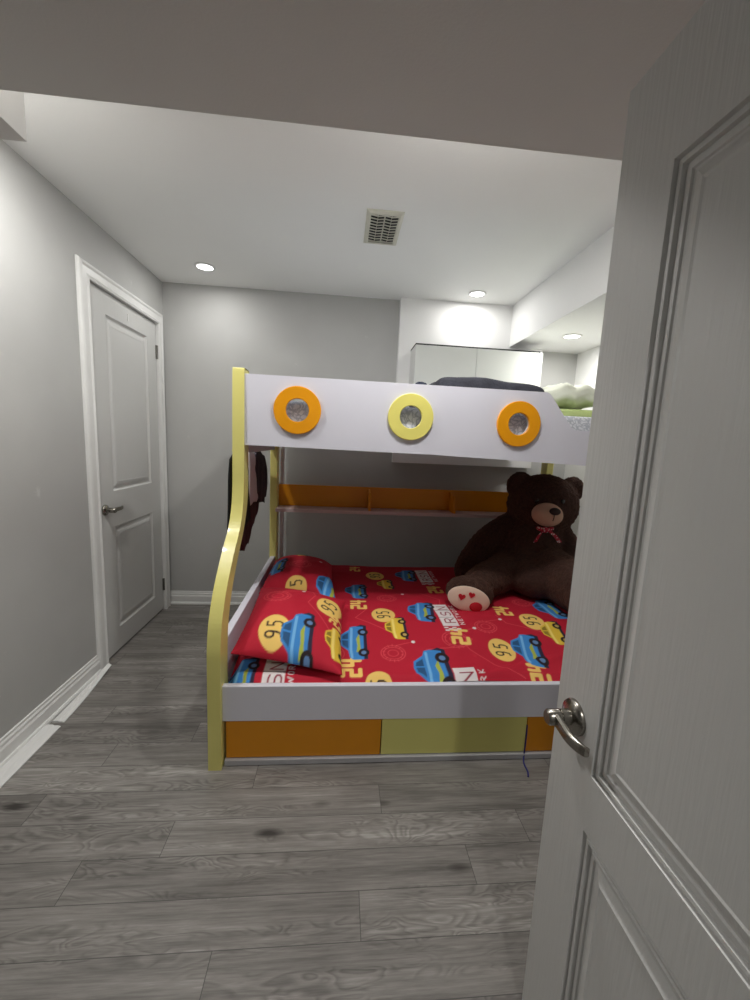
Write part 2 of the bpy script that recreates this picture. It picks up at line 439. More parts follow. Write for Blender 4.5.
def lever_handle(parent, c, out, along, L, R, reach, droop=0.0):
    """lever handle: rosette on the door face at c, spindle along out, lever bar along 'along'"""
    c = Vector(c); out = Vector(out); along = Vector(along)
    bm = BM(); lathe(bm, [(R, 0), (R, .004), (R*.93, .009), (R*.62, .012), (.016, .014)], c, out, 40)
    h = obj('door_handle', bm, M['steel'], parent, smooth=True, bevel=0)
    m = h.modifiers.new('es', 'EDGE_SPLIT'); m.split_angle = math.radians(50)
    bm = BM(); lathe(bm, [(.0145, .01), (.0145, reach*.55), (.0125, reach*.56), (.0125, reach*.6), (.0145, reach*.61), (.0145, reach), (.0115, reach+.004)], c, out, 28)
    k = obj('spindle', bm, M['steel'], h, smooth=True); m = k.modifiers.new('es', 'EDGE_SPLIT'); m.split_angle = math.radians(50)
    bm = BM()
    st = c+out*(reach-.012)
    pts = spline([st-along*.008, st+along*.02, st+along*(L*.6)+out*.002, st+along*(L*.88)-out*.003, st+along*L-out*.010], 6)
    z = Vector((0, 0, 1)); rings = []
    for i, p in enumerate(pts):
        t = i/(len(pts)-1); hw = .0125-.0035*t; th = .0065-.0015*t
        p = p-z*droop*t*t
        rings.append([bm.verts.new(p+out*(th*a)+z*(hw*q)) for a, q in ((-1, -.8), (-.4, -1), (.4, -1), (1, -.8), (1, .8), (.4, 1), (-.4, 1), (-1, .8))])
    for A, B in zip(rings, rings[1:]):
        for q in range(8): bm.faces.new((A[q], A[(q+1) % 8], B[(q+1) % 8], B[q]))
    bm.faces.new(rings[0]); bm.faces.new(rings[-1])
    obj('lever', bm, M['steel'], h, smooth=True, bevel=.0012)
    return h
lever_handle(d1, (XL-.003, DY0+.066, .868), (1, 0, 0), (0, 1, 0), .115, .03, .055)
bm = box(BM(), XL-.0035, XL-.001, DY0+.004, DY0+.012, .84, .90); obj('latch_plate', bm, M['dark_metal'], d1)
tri = box(BM(), XL-.0035, XL-.0, 2.60, 2.612, 1.945, 1.985); obj('door_tag', tri, M['trim'], d1)

# open door (near, right)
XD, YE, HD = .465, .73, 1.905
d2 = thing('door_2', (XD+.02, -.03, 0), 'open white two-panel door with wood-grain texture standing beside the viewer', 'door', kind='structure')
W2 = YE+.03
p2 = [(.145, .606+.03, .15, .612), (.145, .606+.03, .722, 1.722)]
PROF2 = [(0, 0), (.002, .007), (.007, .0075), (.009, .002), (.014, .0025), (.016, .009), (.021, .0095), (.023, .005), (.029, .0055), (.031, .0085), (.035, .0085), (.054, .001), (.058, .0025)]
leaf = door_leaf(W2, HD-.004, .035, p2, PROF2)
xform(leaf, lambda c: Vector((XD+c.z, -.03+c.x, .004+c.y)))
obj('door_leaf', leaf, M['door'], d2)
lever_handle(d2, (XD, .668, .797), (-1, 0, 0), (0, -1, 0), .088, .033, .054, .002)
for z in (.2, .95, 1.68):
    bm = BM(); lathe(bm, [(.007, 0), (.007, .09)], (XD+.040, -.024, z), (0, 0, 1), 12); obj('hinge', bm, M['dark_metal'], d2)

# loose quarter-round strips lying along the baseboard
def strip(name, pts, w, h, label):
    """flat moulding strip: a low rounded section (half-width w, height h) swept along pts on the floor"""
    bm = BM(); P = spline(pts, 10); rows = []
    for i, p in enumerate(P):
        d = (P[min(i+1, len(P)-1)]-P[max(i-1, 0)]); d.z = 0; d.normalize(); n = Vector((d.y, -d.x, 0))
        ww = float(np.interp(i/(len(P)-1), np.linspace(0, 1, len(w)), w)) if isinstance(w, list) else w
        rows.append([bm.verts.new(p+n*(ww*a)+Vector((0, 0, h*b_))) for a, b_ in ((-1, 0), (-1, .9), (-.7, 1), (-.1, .95), (.1, .65), (.6, .6), (.85, .45), (1, .3), (1, 0))])
    for A, B in zip(rows, rows[1:]):
        for k in range(9): bm.faces.new((A[k], A[(k+1) % 9], B[(k+1) % 9], B[k]))
    bm.faces.new(rows[0]); bm.faces.new(rows[-1])
    o = obj(name, bm, M['trim'], origin=pts[0]); tag(o, label, 'trim strip'); return o
strip('shoe_moulding_strip', [(XL+.050, .5, .0005), (XL+.053, 1.0, .0005), (XL+.060, 1.40, .0005), (XL+.060, 1.708, .0005)], .030, .013,
      'long loose white moulding strip lying on the floor beside the chipped baseboard')
strip('shoe_moulding_strip', [(XL+.062, 1.735, .0005), (XL+.058, 1.85, .0005), (XL+.050, 1.96, .0005), (XL+.046, 2.05, .004), (XL+.046, 2.10, .013), (XL+.056, 2.15, .032)], [.024, .022, .019, .014, .012, .011], .010,
      'short white moulding strip with a curled-up end beside the closed door frame')

# ------------------------------------------------------------------ ceiling fittings
def downlight(x, y, z, label, watts, spread=180):
    t = thing('recessed_light', (x, y, z), label, 'ceiling light', 'round recessed ceiling lights')
    bm = BM(); seg = 40
    pr = [(.062, 0), (.062, -.004), (.058, -.007), (.049, -.007), (.047, -.003), (.047, 0)]
    R = [[bm.verts.new((x+r*math.cos(2*PI*k/seg), y+r*math.sin(2*PI*k/seg), z+h)) for k in range(seg)] for r, h in pr]
    for i in range(len(R)-1):
        for k in range(seg): bm.faces.new((R[i][k], R[i][(k+1) % seg], R[i+1][(k+1) % seg], R[i+1][k]))
    obj('trim_ring', bm, M['lamp_trim'], t, smooth=True)
    bm = BM(); lathe(bm, [(.0468, -.0005), (.0468, -.0035), (.04, -.0045)], (x, y, z), (0, 0, 1), 40)
    obj('lens', bm, M['lens'], t)
    ld = bpy.data.lights.new('lamp', 'AREA'); ld.shape = 'DISK'; ld.size = .09; ld.energy = watts; ld.color = (1, .985, .955); ld.spread = math.radians(spread)
    lo = bpy.data.objects.new('lamp_glow', ld); COL.objects.link(lo); lo.location = (x, y, z-.012)
    return t
downlight(-.885, 2.757, ZC, 'lit recessed ceiling light near the closed door', 3)
downlight(.886, 2.84, ZC, 'lit recessed ceiling light in front of the overhead cabinet', 3.0)
downlight(1.474, 2.627, 2.05, 'lit recessed ceiling light under the white bulkhead', 6)
downlight(-.90, 1.43, ZC, 'lit recessed ceiling light just past the ceiling beam by the scuffed grey wall', 13)
downlight(.35, 1.30, ZC, 'lit recessed ceiling light just past the ceiling beam, in front of the bunk bed', 15)
downlight(.36, -.75, ZC, 'unseen ceiling light added in the hallway to brighten the beam and doorway', 15)  # added lamp, out of view: lifts beam underside, door and bed front

# vent register
def vent():
    x0, x1, y0, y1 = .078, .250, 1.962, 2.272
    t = thing('ceiling_vent', ((x0+x1)/2, (y0+y1)/2, ZC), 'cream metal air vent register with dark slots in the ceiling', 'vent')
    ins, dep = .013, .010
    bm = BM()
    loops = [((x0, x1, y0, y1), ZC), ((x0, x1, y0, y1), ZC-.003), ((x0+ins, x1-ins, y0+ins, y1-ins), ZC-dep), ((x0+ins+.009, x1-ins-.009, y0+ins+.013, y1-ins-.013), ZC-dep), ((x0+ins+.009, x1-ins-.009, y0+ins+.013, y1-ins-.013), ZC-dep+.008)]
    prev = None
    for (a, b_, c, d), z in loops:
        r = [bm.verts.new(p) for p in ((a, c, z), (b_, c, z), (b_, d, z), (a, d, z))]
        if prev:
            for k in range(4): bm.faces.new((prev[k], prev[(k+1) % 4], r[(k+1) % 4], r[k]))
        prev = r
    obj('flange', bm, M['vent'], t)
    (a, b_, c, d), z = loops[-1]
    obj('slot_shade', box(BM(), a, b_, c, d, ZC-dep+.008, ZC-.001), M['vent_shade'], t)  # flat dark sheet; the shade inside the slots is put into its colour
    bm = BM(); zz = ZC-dep
    xm = (a+b_)/2
    box(bm, xm-.003, xm+.003, c, d, zz, zz+.003)
    n = 10
    for i in range(n+1):
        yy = c+(d-c)*i/n
        for s in (-1, 1):
            xa, xb = (a, xm) if s < 0 else (xm, b_)
            w = xb-xa
            xc = xa+w/2
            # two slanted bars per cell, staggered like the pressed pattern
            for q0, q1, sk in ((xa, xc, .008), (xc, xb, -.008)):
                yo = yy+(.010 if q0 == xc else 0)
                vs = [(q0, yo), (q1, yo+sk), (q1, yo+sk+.0075), (q0, yo+.0075)]
                vs = [(px, min(max(py, c), d)) for px, py in vs]
                if max(v[1] for v in vs)-min(v[1] for v in vs) > .004:
                    prism(bm, vs, 'z', zz, zz+.002)
            box(bm, xc-.0015, xc+.0015, c, d, zz, zz+.002)
    obj('grille', bm, M['vent'], t)
vent()


# overhead cabinet on the boxed-out wall
cab = thing('wall_cabinet', (.93, 3.015, 1.5), 'white two-door overhead cabinet on the boxed-out wall above the upper bunk', 'cabinet')
CX0, CX1, CY, CZ0, CZ1 = .478, 1.375, 2.80, 1.56, 1.985
bm = box(BM(), CX0, CX1, CY+.02, 3.014, CZ0, CZ1-.012); obj('carcass', bm, M['trim'], cab, bevel=.001)
xm = .905
for a, c in ((CX0, xm-.0015), (xm+.0015, CX1)):
    obj('door', box(BM(), a, c, CY, CY+.0185, CZ0, CZ1-.012), M['cabinet'], cab, bevel=.0015)
obj('top_gap_shade', box(BM(), CX0, CX1-.02, CY+.004, 3.014, CZ1-.0118, CZ1-.002), M['gap'], cab)  # dark strip: shade of the gap along the cabinet top, put into colour

# ------------------------------------------------------------------ bunk bed
BX0, BX1 = -.478, 1.52            # outer faces of the end posts
PW = .05
bed = thing('bunk_bed', ((BX0+BX1)/2, 2.15, 0), 'white bunk bed with curved yellow posts, porthole rings and orange and yellow drawers', 'bunk bed')
def s_post(x0, x1):
    ZT = 1.59
    fr = [(1.447, 0), (1.447, .2), (1.447, .42), (1.452, .52), (1.478, .615), (1.545, .72), (1.655, .83), (1.745, .905), (1.795, .985), (1.815, 1.08), (1.818, 1.2), (1.82, 1.4), (1.825, ZT-.012), (1.835, ZT)]
    bk = [(1.545, 0), (1.545, .2), (1.545, .42), (1.549, .50), (1.562, .57), (1.61, .67), (1.71, .785), (1.815, .885), (1.88, .985), (1.90, 1.08), (1.905, 1.2), (1.912, 1.4), (1.918, ZT-.012), (1.908, ZT)]
    F = spline([(0, a, b_) for a, b_ in fr], 6); B = spline([(0, a, b_) for a, b_ in bk], 6)
    bm = BM(); n = len(F)
    rows = [[bm.verts.new(p) for p in ((x0, f.y, f.z), (x1, f.y, f.z), (x1, q.y, q.z), (x0, q.y, q.z))] for f, q in zip(F, B)]
    for A, C in zip(rows, rows[1:]):
        for k in range(4): bm.faces.new((A[k], A[(k+1) % 4], C[(k+1) % 4], C[k]))
    bm.faces.new(rows[0]); bm.faces.new(rows[-1]); return bm
for x0, x1 in ((BX0, BX0+PW), (BX1-PW, BX1)):
    o = obj('front_post', s_post(x0, x1), M['yellow'], bed, bevel=.003, seg=2)
    o['label'] = 'S-curved pale yellow post'
    o = obj('rear_post', box(BM(), x0, x1, 2.76, 2.85, 0, 1.59), M['yellow'], bed, bevel=.006, seg=3)
IN0, IN1 = BX0+PW, BX1-PW          # between posts
# upper front guard panel with its step down towards the ladder end, three portholes cut through
def guard():
    y0, y1 = 1.829, 1.849
    out = [(IN0, 1.266), (.41, 1.259), (1.17, 1.238), (IN1, 1.236), (IN1, 1.402), (1.10, 1.402), (1.085, 1.405), (1.072, 1.414), (.958, 1.556), (.948, 1.564), (.935, 1.568), (IN0, 1.572)]
    holes = [(-.199, 1.427), (.306, 1.423), (.812, 1.417)]
    bm = BM()
    seg = 40; loops = [out]+[[(cx+.052*math.cos(2*PI*k/seg), cz+.052*math.sin(2*PI*k/seg)) for k in range(seg)] for cx, cz in holes]
    edges = []
    for lp in loops:
        vs = [bm.verts.new((x, y0, z)) for x, z in lp]
        edges += [bm.edges.new((vs[i], vs[(i+1) % len(vs)])) for i in range(len(vs))]
    bmesh.ops.triangle_fill(bm, edges=edges, use_beauty=True, use_dissolve=False)
    ex = bmesh.ops.extrude_face_region(bm, geom=bm.faces[:])
    bmesh.ops.translate(bm, verts=[g for g in ex['geom'] if isinstance(g, bmesh.types.BMVert)], vec=(0, y1-y0, 0))
    return bm, holes
gb, holes = guard()
g = obj('guard_panel', gb, M['lilac'], bed)
g['label'] = 'white guard panel with a stepped end'
for (cx, cz), mt, lb in zip(holes, ('ring_orange', 'ring_yellow', 'ring_orange'), ('orange porthole ring at the post end', 'pale yellow porthole ring', 'orange porthole ring at the stepped end')):
    o = obj('porthole_ring', ring_plate(BM(), (cx, cz), .05, .1035, 1.816, 1.829), M[mt], g, smooth=False); o['label'] = lb
# upper deck: rear rail, end panels, base
obj('rear_rail', box(BM(), IN0, IN1, 2.80, 2.82, 1.25, 1.50), M['lilac'], bed, bevel=.002)
for x0 in (BX0+.012, BX1-.032):
    obj('end_panel', box(BM(), x0, x0+.02, 1.9, 2.765, 1.226, 1.52), M['lilac'], bed, bevel=.002)
obj('upper_base', box(BM(), IN0, IN1, 1.849, 2.80, 1.266, 1.284), M['underside'], bed)
# lower deck
o = obj('front_rail', box(BM(), IN0, IN1, 1.464, 1.488, .198, .346), M['lilac'], bed, bevel=.003)
obj('rear_lower_rail', box(BM(), IN0, IN1, 2.80, 2.82, .204, .40), M['lilac'], bed, bevel=.002)
for x0 in (BX0+.008, BX1-.04):
    obj('side_rail', box(BM(), x0, x0+.032, 1.54, 2.765, .2, .487), M['lilac'], bed, bevel=.003)
obj('lower_base', box(BM(), IN0, IN1, 1.49, 2.80, .204, .222), M['underside'], bed)
# drawers under the lower deck
for a, c, mt, lb in ((IN0+.01, .199, 'orange', 'orange drawer at the curved post end'), (.203, .818, 'yellow_panel', 'pale yellow middle drawer'), (.822, IN1-.01, 'orange', 'orange drawer at the far end')):
    bm = box(BM(), a, c, 1.480, 1.498, .027, .192); box(bm, a+.02, c-.02, 1.498, 2.3, .05, .18)
    dr = obj('drawer', bm, M[mt], bed, bevel=.0015); dr['label'] = lb
obj('skirting', box(BM(), IN0+.006, IN1-.006, 1.466, 1.496, .003, .025), M['greyboard'], bed, bevel=.001)
# book shelf fixed at the wall side
sh = obj('shelf', box(BM(), IN0, IN1, 2.69, 2.85, .814, .836), M['pinkish'], bed, bevel=.002); sh['label'] = 'pale shelf board'
obj('shelf_back', box(BM(), IN0+.001, IN1-.001, 2.834, 2.85, .837, .986), M['orange'], sh, bevel=.001)
for x in (.205, .80):
    pts = [(2.833, .837), (2.70, .837), (2.70, .879), (2.712, .924), (2.745, .954), (2.80, .969), (2.833, .972)]
    obj('shelf_divider', prism(BM(), pts, 'x', x-.008, x+.008), M['orange'], sh, bevel=.001)
obj('wall_stile', box(BM(), BX0+.056, BX0+.082, 2.852, 2.872, 0, 1.25), M['lilac'], bed, bevel=.002)
# pegs on the end panel for hanging clothes
pegs = [(1.96, 1.236), (2.25, 1.236), (2.45, 1.236)]
for y, z in pegs:
    obj('peg', lathe(BM(), [(.007, 0), (.005, .012), (.005, .040), (.008, .044), (.006, .05)], (BX0+.013, y, z), (-1, 0, 0.0), 14), M['yellow'], bed, smooth=True)

# ------------------------------------------------------------------ printed bedding
RED, BLUE, LBLUE, DBLUE, YEL, CREAM, DARK, WHITE, PINK = [np.array(lin(c)) for c in
    ((190, 14, 46), (58, 136, 208), (118, 184, 234), (26, 44, 84), (232, 196, 62), (246, 206, 112), (44, 18, 26), (236, 228, 228), (232, 84, 92))]
GLY = {
 '9': [[(.75, .62), (.62, .5), (.35, .5), (.2, .65), (.2, .85), (.35, 1), (.62, 1), (.76, .85), (.75, .4), (.6, .05), (.3, 0)]],
 '5': [[(.75, 1), (.28, 1), (.25, .58), (.55, .62), (.76, .48), (.76, .18), (.58, 0), (.22, .04)]],
 '2': [[(.15, 1), (.85, 1), (.85, .5), (.15, .5), (.15, 0), (.85, 0)]],
 '4': [[(.15, 1), (.15, .45), (.9, .45)], [(.7, 1), (.7, 0)]],
 'R': [[(.2, 0), (.2, 1), (.65, 1), (.8, .85), (.8, .65), (.65, .5), (.2, .5)], [(.5, .5), (.82, 0)]],
 'S': [[(.8, .9), (.6, 1), (.35, 1), (.2, .85), (.2, .65), (.35, .52), (.65, .48), (.8, .35), (.8, .15), (.65, 0), (.35, 0), (.2, .1)]],
 'N': [[(.18, 0), (.18, 1), (.82, 0), (.82, 1)]],
 'O': [[(.2, .2), (.2, .8), (.4, 1), (.6, 1), (.8, .8), (.8, .2), (.6, 0), (.4, 0), (.2, .2)]],
 'K': [[(.2, 0), (.2, 1)], [(.8, 1), (.2, .45), (.8, 0)]],
 'T': [[(.1, 1), (.9, 1)], [(.5, 1), (.5, 0)]], 'W': [[(.05, 1), (.28, 0), (.5, .7), (.72, 0), (.95, 1)]], 'E': [[(.8, 1), (.2, 1), (.2, 0), (.8, 0)], [(.2, .5), (.7, .5)]],
}
class Print:
    """paints a flat cotton print over a grid of cloth coordinates; the print's 'up' points to -x, it reads along +y"""
    def __init__(s, X, Y):
        s.X, s.Y = X.ravel(), Y.ravel(); s.C = np.tile(RED, (s.X.size, 1)); s.aa = .003
    def loc(s, c, a=0):
        u, v = s.Y-c[1], -(s.X-c[0])
        ca, sa = math.cos(a), math.sin(a); return u*ca+v*sa, -u*sa+v*ca
    def put(s, d, col, al=1):
        k = (np.clip(.5-d/s.aa, 0, 1)*al)[:, None]; s.C = s.C*(1-k)+col*k
    def ell(s, c, ru, rv, col, a=0, al=1):
        u, v = s.loc(c, a); q = np.sqrt((u/ru)**2+(v/rv)**2); s.put((q-1)*min(ru, rv), col, al)
    def ring(s, c, ru, rv, w, col, a=0, al=1):
        u, v = s.loc(c, a); q = np.sqrt((u/ru)**2+(v/rv)**2); s.put(np.abs((q-1)*min(ru, rv))-w/2, col, al)
    def line(s, c, pts, w, col, a=0, al=1):
        u, v = s.loc(c, a); d = np.full(u.shape, 9.)
        for (x0, y0), (x1, y1) in zip(pts, pts[1:]):
            dx, dy = x1-x0, y1-y0; t = np.clip(((u-x0)*dx+(v-y0)*dy)/(dx*dx+dy*dy+1e-12), 0, 1)
            d = np.minimum(d, np.hypot(u-x0-t*dx, v-y0-t*dy))
        s.put(d-w/2, col, al)
    def poly(s, c, pts, col, a=0):
        u, v = s.loc(c, a); ins = np.zeros(u.shape, bool); d = np.full(u.shape, 9.)
        n = len(pts)
        for i in range(n):
            (x0, y0), (x1, y1) = pts[i], pts[(i+1) % n]
            dx, dy = x1-x0, y1-y0; t = np.clip(((u-x0)*dx+(v-y0)*dy)/(dx*dx+dy*dy+1e-12), 0, 1)
            d = np.minimum(d, np.hypot(u-x0-t*dx, v-y0-t*dy))
            if y0 != y1: ins ^= ((y0 > v) != (y1 > v)) & (u < (x1-x0)*(v-y0)/(y1-y0)+x0)
        s.put(np.where(ins, -d, d), col)
    def text(s, c, txt, w, h, st, col, a=0):
        n = len(txt); cw = w/n
        for i, ch in enumerate(txt):
            for pl in GLY[ch]:
                s.line(c, [(-w/2+cw*(i+.08+.84*x), -h/2+h*y) for x, y in pl], st, col, a)
    def badge(s, c, a=0, k=.94):
        s.ell(c, .082*k, .064*k, CREAM, a); s.text(c, '95', .105*k, .066*k, .008*k, DARK, a)
    def n24(s, c, a=0, k=1):
        s.text(c, '24', .125*k, .072*k, .0185*k, CREAM, a)
    def car(s, c, L=.22, H=.125, col=BLUE, hi=LBLUE, a=0, fl=1):
        P = lambda pts: [(fl*x*L, y*H) for x, y in pts]
        s.poly(c, P([(-.5, -.5), (.52, -.5), (.56, -.3), (.5, -.12), (-.48, -.2)]), DARK*.6+DBLUE*.4, a)
        body = [(-.5, -.36), (-.5, .02), (-.44, .14), (-.24, .2), (-.1, .46), (.04, .5), (.22, .46), (.36, .18), (.47, .12), (.5, -.05), (.48, -.38)]
        s.poly(c, P(body), col, a)
        s.poly(c, P([(-.18, .2), (-.07, .4), (.05, .43), (.05, .2)]), col*.35, a)
        s.poly(c, P([(.09, .2), (.09, .43), (.19, .4), (.28, .2)]), col*.35, a)
        s.line(c, P([(-.44, .06), (-.2, .1), (.42, .07)]), .012, hi, a)
        if col is BLUE: s.poly(c, P([(-.3, -.26), (.25, -.22), (.1, -.1), (-.1, -.14), (-.28, -.1)]), np.array(lin((176, 186, 70))), a)
        for x in (-.3, .3):
            cc = (c[0]+0, c[1]+0)
            u = fl*x*L; v = -.36*H
            s.line(c, [(u, v), (u+1e-5, v)], .2*H*2, DARK*.5, a); s.line(c, [(u, v), (u+1e-5, v)], .09*H*2, col*.6+.1, a)
    def tyre(s, c, a=0, k=.78):
        for q in (.07, .055, .03): s.ring(c, q*.86*k, q*k, .003, PINK, a, .8)
        for i in range(14):
            t = i*2*PI/14; s.line(c, [(.055*k*math.cos(t), .047*k*math.sin(t)), (.07*k*math.cos(t), .06*k*math.sin(t))], .003, PINK, a, .7)
        s.line(c, [(.06*k, -.02), (.09*k, -.13*k)], .003, PINK, a, .8); s.ell((c[0]+.13*k, c[1]+.09*k), .009, .009, WHITE)
    def track(s, pts):
        s.line((0, 0), [(p[1], -p[0]) for p in pts], .0035, PINK, 0, .8)
    def rsn(s, c, a=0, k=.8):
        s.poly(c, [(-.15*k, -.045*k), (.15*k, -.045*k), (.15*k, .06*k), (-.15*k, .06*k)], WHITE, a)
        s.text((c[0], c[1]), 'RSN', .27*k, .062*k, .008*k, np.array(lin((150, 30, 60))), a)
        for q in (-.05, .05): s.line(c, [(q*k, -.045*k), (q*k, .06*k)], .003, DARK, a)
        s.text((c[0]+.072*k, c[1]), 'NETWORK', .28*k, .026*k, .005*k, WHITE, a)
        for i in range(4):
            for j in range(3):
                if (i+j) % 2: s.poly(c, [((-.16-.013*j)*k, (-.045+.026*i)*k), ((-.173-.013*j)*k, (-.045+.026*i)*k), ((-.173-.013*j)*k, (-.019+.026*i)*k), ((-.16-.013*j)*k, (-.019+.026*i)*k)], WHITE, a)

def grid_mesh(name, P, C, parent, m, closed_bottom=None):
    """P: (ny,nx,3) world points; C: (ny*nx,3) print colours"""
    ny, nx = P.shape[:2]; off = np.array(ORG[parent])
    V = (P.reshape(-1, 3)-off); idx = np.arange(ny*nx).reshape(ny, nx)
    F = np.stack([idx[:-1, :-1], idx[:-1, 1:], idx[1:, 1:], idx[1:, :-1]], -1).reshape(-1, 4)
    if closed_bottom is not None:
        Vb = (closed_bottom.reshape(-1, 3)-off); n = len(V)
        V = np.vstack([V, Vb]); F2 = F[:, ::-1]+n
        rim = np.concatenate([idx[0, :], idx[1:, -1], idx[-1, -2::-1], idx[-2:0:-1, 0]])
        r2 = np.roll(rim, -1); Fr = np.stack([r2, rim, rim+n, r2+n], -1)
        F = np.vstack([F, F2, Fr]); C = np.vstack([C, C])
    me = bpy.data.meshes.new(name)
    me.vertices.add(len(V)); me.vertices.foreach_set('co', V.astype(np.float32).ravel())
    me.loops.add(len(F)*4); me.loops.foreach_set('vertex_index', F.astype(np.int32).ravel())
    me.polygons.add(len(F)); me.polygons.foreach_set('loop_start', np.arange(0, len(F)*4, 4, dtype=np.int32))
    me.polygons.foreach_set('use_smooth', np.ones(len(F), bool))
    me.update(calc_edges=True); me.validate()
    a = me.color_attributes.new('print', 'FLOAT_COLOR', 'POINT')
    a.data.foreach_set('color', np.hstack([C, np.ones((len(C), 1))]).astype(np.float32).ravel())
    me.materials.append(m)
    o = bpy.data.objects.new(name, me); COL.objects.link(o); ORG[o] = ORG[parent]; o.parent = parent
    return o

def sst(a, b_, t):
    t = np.clip((t-a)/(b_-a), 0, 1); return t*t*(3-2*t)

def snoise(X, Y, sc, seed, oct=3):
    out = np.zeros_like(X); r = np.random.default_rng(seed); amp = 1
    for o in range(oct):
        for k in range(5):
            th = r.random()*2*PI; f = sc*2**o*(.7+.6*r.random()); out += amp*np.sin(f*(X*math.cos(th)+Y*math.sin(th))+r.random()*6.28)/5
        amp *= .5
    return out

# lower mattress with its printed sheet
mt = thing('mattress', (.52, 2.14, .222), 'double mattress in a printed red sheet on the lower bunk', 'mattress')
obj('mattress_core', box(BM(), IN0+.02, IN1-.02, 1.505, 2.785, .2225, .33), M['white_cloth'], mt, bevel=.02, seg=3)
step = .0036
xs = np.arange(IN0+.004, IN1-.004, step); ys = np.arange(1.492, 2.797, step)
X, Y = np.meshgrid(xs, ys)
def sheet_z(X, Y):
    ex = np.minimum(X-IN0, IN1-X); ey = np.minimum(Y-1.49, 2.80-Y)
    z = .358+.068*sst(1.50, 1.95, Y)
    z = z-.05*(1-sst(0, .05, ex))-.018*(1-sst(0, .035, ey))
    z = z+.005*snoise(X, Y, 8, 3)+.0022*snoise(X, Y, 26, 5)
    # drag folds near the front edge towards the far end
    d = (Y-1.5)-.35*(X-.62); z = z+.008*np.exp(-((d/.02)**2))*sst(.55, .75, X)*(1-sst(.95, 1.15, X))
    return z
Z = sheet_z(X, Y)
pr = Print(X, Y)
def onz(x, y):
    """sheet height varies, so slide a print position measured at z=.41 to the real surface along the floor direction"""
    q = 1.0
    for _ in range(6):
        z = .358+.068*float(sst(1.50, 1.95, np.array(y*q))); q = (1.3-z)/.89
    return (x*q, y*q)
pr.track([onz(.06, 2.1), onz(.16, 2.05), onz(.10, 1.95), onz(.16, 1.9), onz(.25, 1.8)])
pr.track([onz(.40, 1.62), onz(.60, 1.66), onz(.64, 1.72), onz(.56, 1.8), onz(.60, 1.62), onz(.66, 1.5), onz(.76, 1.42)])
pr.track([onz(.86, 2.0), onz(.88, 1.9), onz(.95, 1.86), onz(1.05, 1.8)])
pr.track([onz(.83, 1.55), onz(.80, 1.48), onz(.84, 1.44)])
pr.track([onz(.5, 2.3), onz(.6, 2.2), onz(.58, 2.1)])
pr.tyre(onz(.25, 1.593)); pr.tyre(onz(.754, 1.855)); pr.tyre(onz(1.09, 2.17)); pr.tyre(onz(.29, 2.207)); pr.tyre(onz(.56, 1.72), 0, .9); pr.tyre(onz(-.02, 1.6), 0, .9)
pr.badge(onz(.247, 1.984)); pr.badge(onz(.745, 1.625), -.1); pr.badge(onz(1.034, 1.933), -.1); pr.badge(onz(.254, 2.608)); pr.badge(onz(.172, 1.385))
pr.badge(onz(-.2, 1.6), 0)
pr.n24(onz(.069, 1.494)); pr.n24(onz(.122, 2.114)); pr.n24(onz(.591, 1.753), -.1); pr.n24(onz(.828, 1.445), -.1); pr.n24(onz(.925, 2.053), -.1); pr.n24(onz(.612, 2.367)); pr.n24(onz(.122, 2.735), 0, .8)
pr.rsn(onz(.585, 2.0), .05); pr.rsn(onz(.597, 2.615)); pr.rsn(onz(.525, 1.345), 0, .9); pr.rsn((-.235, 1.5), 0, .85)
pr.car(onz(.083, 1.70)); pr.car(onz(.455, 2.03), .23, .14, a=-.15); pr.car(onz(.395, 1.47), .24, .16); pr.car(onz(.865, 1.63), .22, .145, a=-.22); pr.car(onz(.113, 2.314), .22, .13); pr.car(onz(.465, 2.625), .22, .14, a=-.1)
pr.car((-.375, 1.52), .2, .12); pr.car(onz(1.2, 2.08), .25, .14); pr.car(onz(1.35, 1.6), .25, .14)
YH = np.array(lin((250, 226, 120)))
pr.car(onz(.292, 1.83), .165, .105, YEL, YH); pr.car(onz(1.08, 1.80), .175, .11, YEL, YH, -.1); pr.car(onz(.305, 2.446), .165, .1, YEL, YH)
grid_mesh('fitted_sheet', np.stack([X, Y, Z], -1), pr.C, mt, M['print'])

def pillow(label, corners, puff, painter, seed):
    """corners LF RF RR LR (world, mid-plane), puff height"""
    c = [np.array(p, float) for p in corners]
    n = 110; u = np.linspace(0, 1, n); U, Vv = np.meshgrid(u, u)
    B = ((1-U)*(1-Vv))[..., None]*c[0]+(U*(1-Vv))[..., None]*c[1]+(U*Vv)[..., None]*c[2]+((1-U)*Vv)[..., None]*c[3]
    a = 1-np.abs(2*U-1)**2.6; b_ = 1-np.abs(2*Vv-1)**2.6
    h = np.clip(a*b_, 0, 1)**.55
    # sides draw in between the corners
    mid = B.mean((0, 1)); pin = 1-.06*(np.abs(2*U-1)**4*(1-(2*Vv-1)**2)+np.abs(2*Vv-1)**4*(1-(2*U-1)**2))
    B = mid+(B-mid)*pin[..., None]
    nz = snoise(B[..., 0], B[..., 1], 11, seed)*.009+snoise(B[..., 0], B[..., 1], 34, seed+1)*.0035
    top = B.copy(); top[..., 2] += puff*h+nz*h+.003
    bot = B.copy(); bot[..., 2] -= puff*.42*h-.0
    p = Print(top[..., 0], top[..., 1]); painter(p)
    t = thing('pillow', (*mid[:2], mid[2]-puff*.4), label, 'pillow', 'printed red pillows')
    grid_mesh('pillowcase', top, p.C, t, M['print'], bot)
    return t
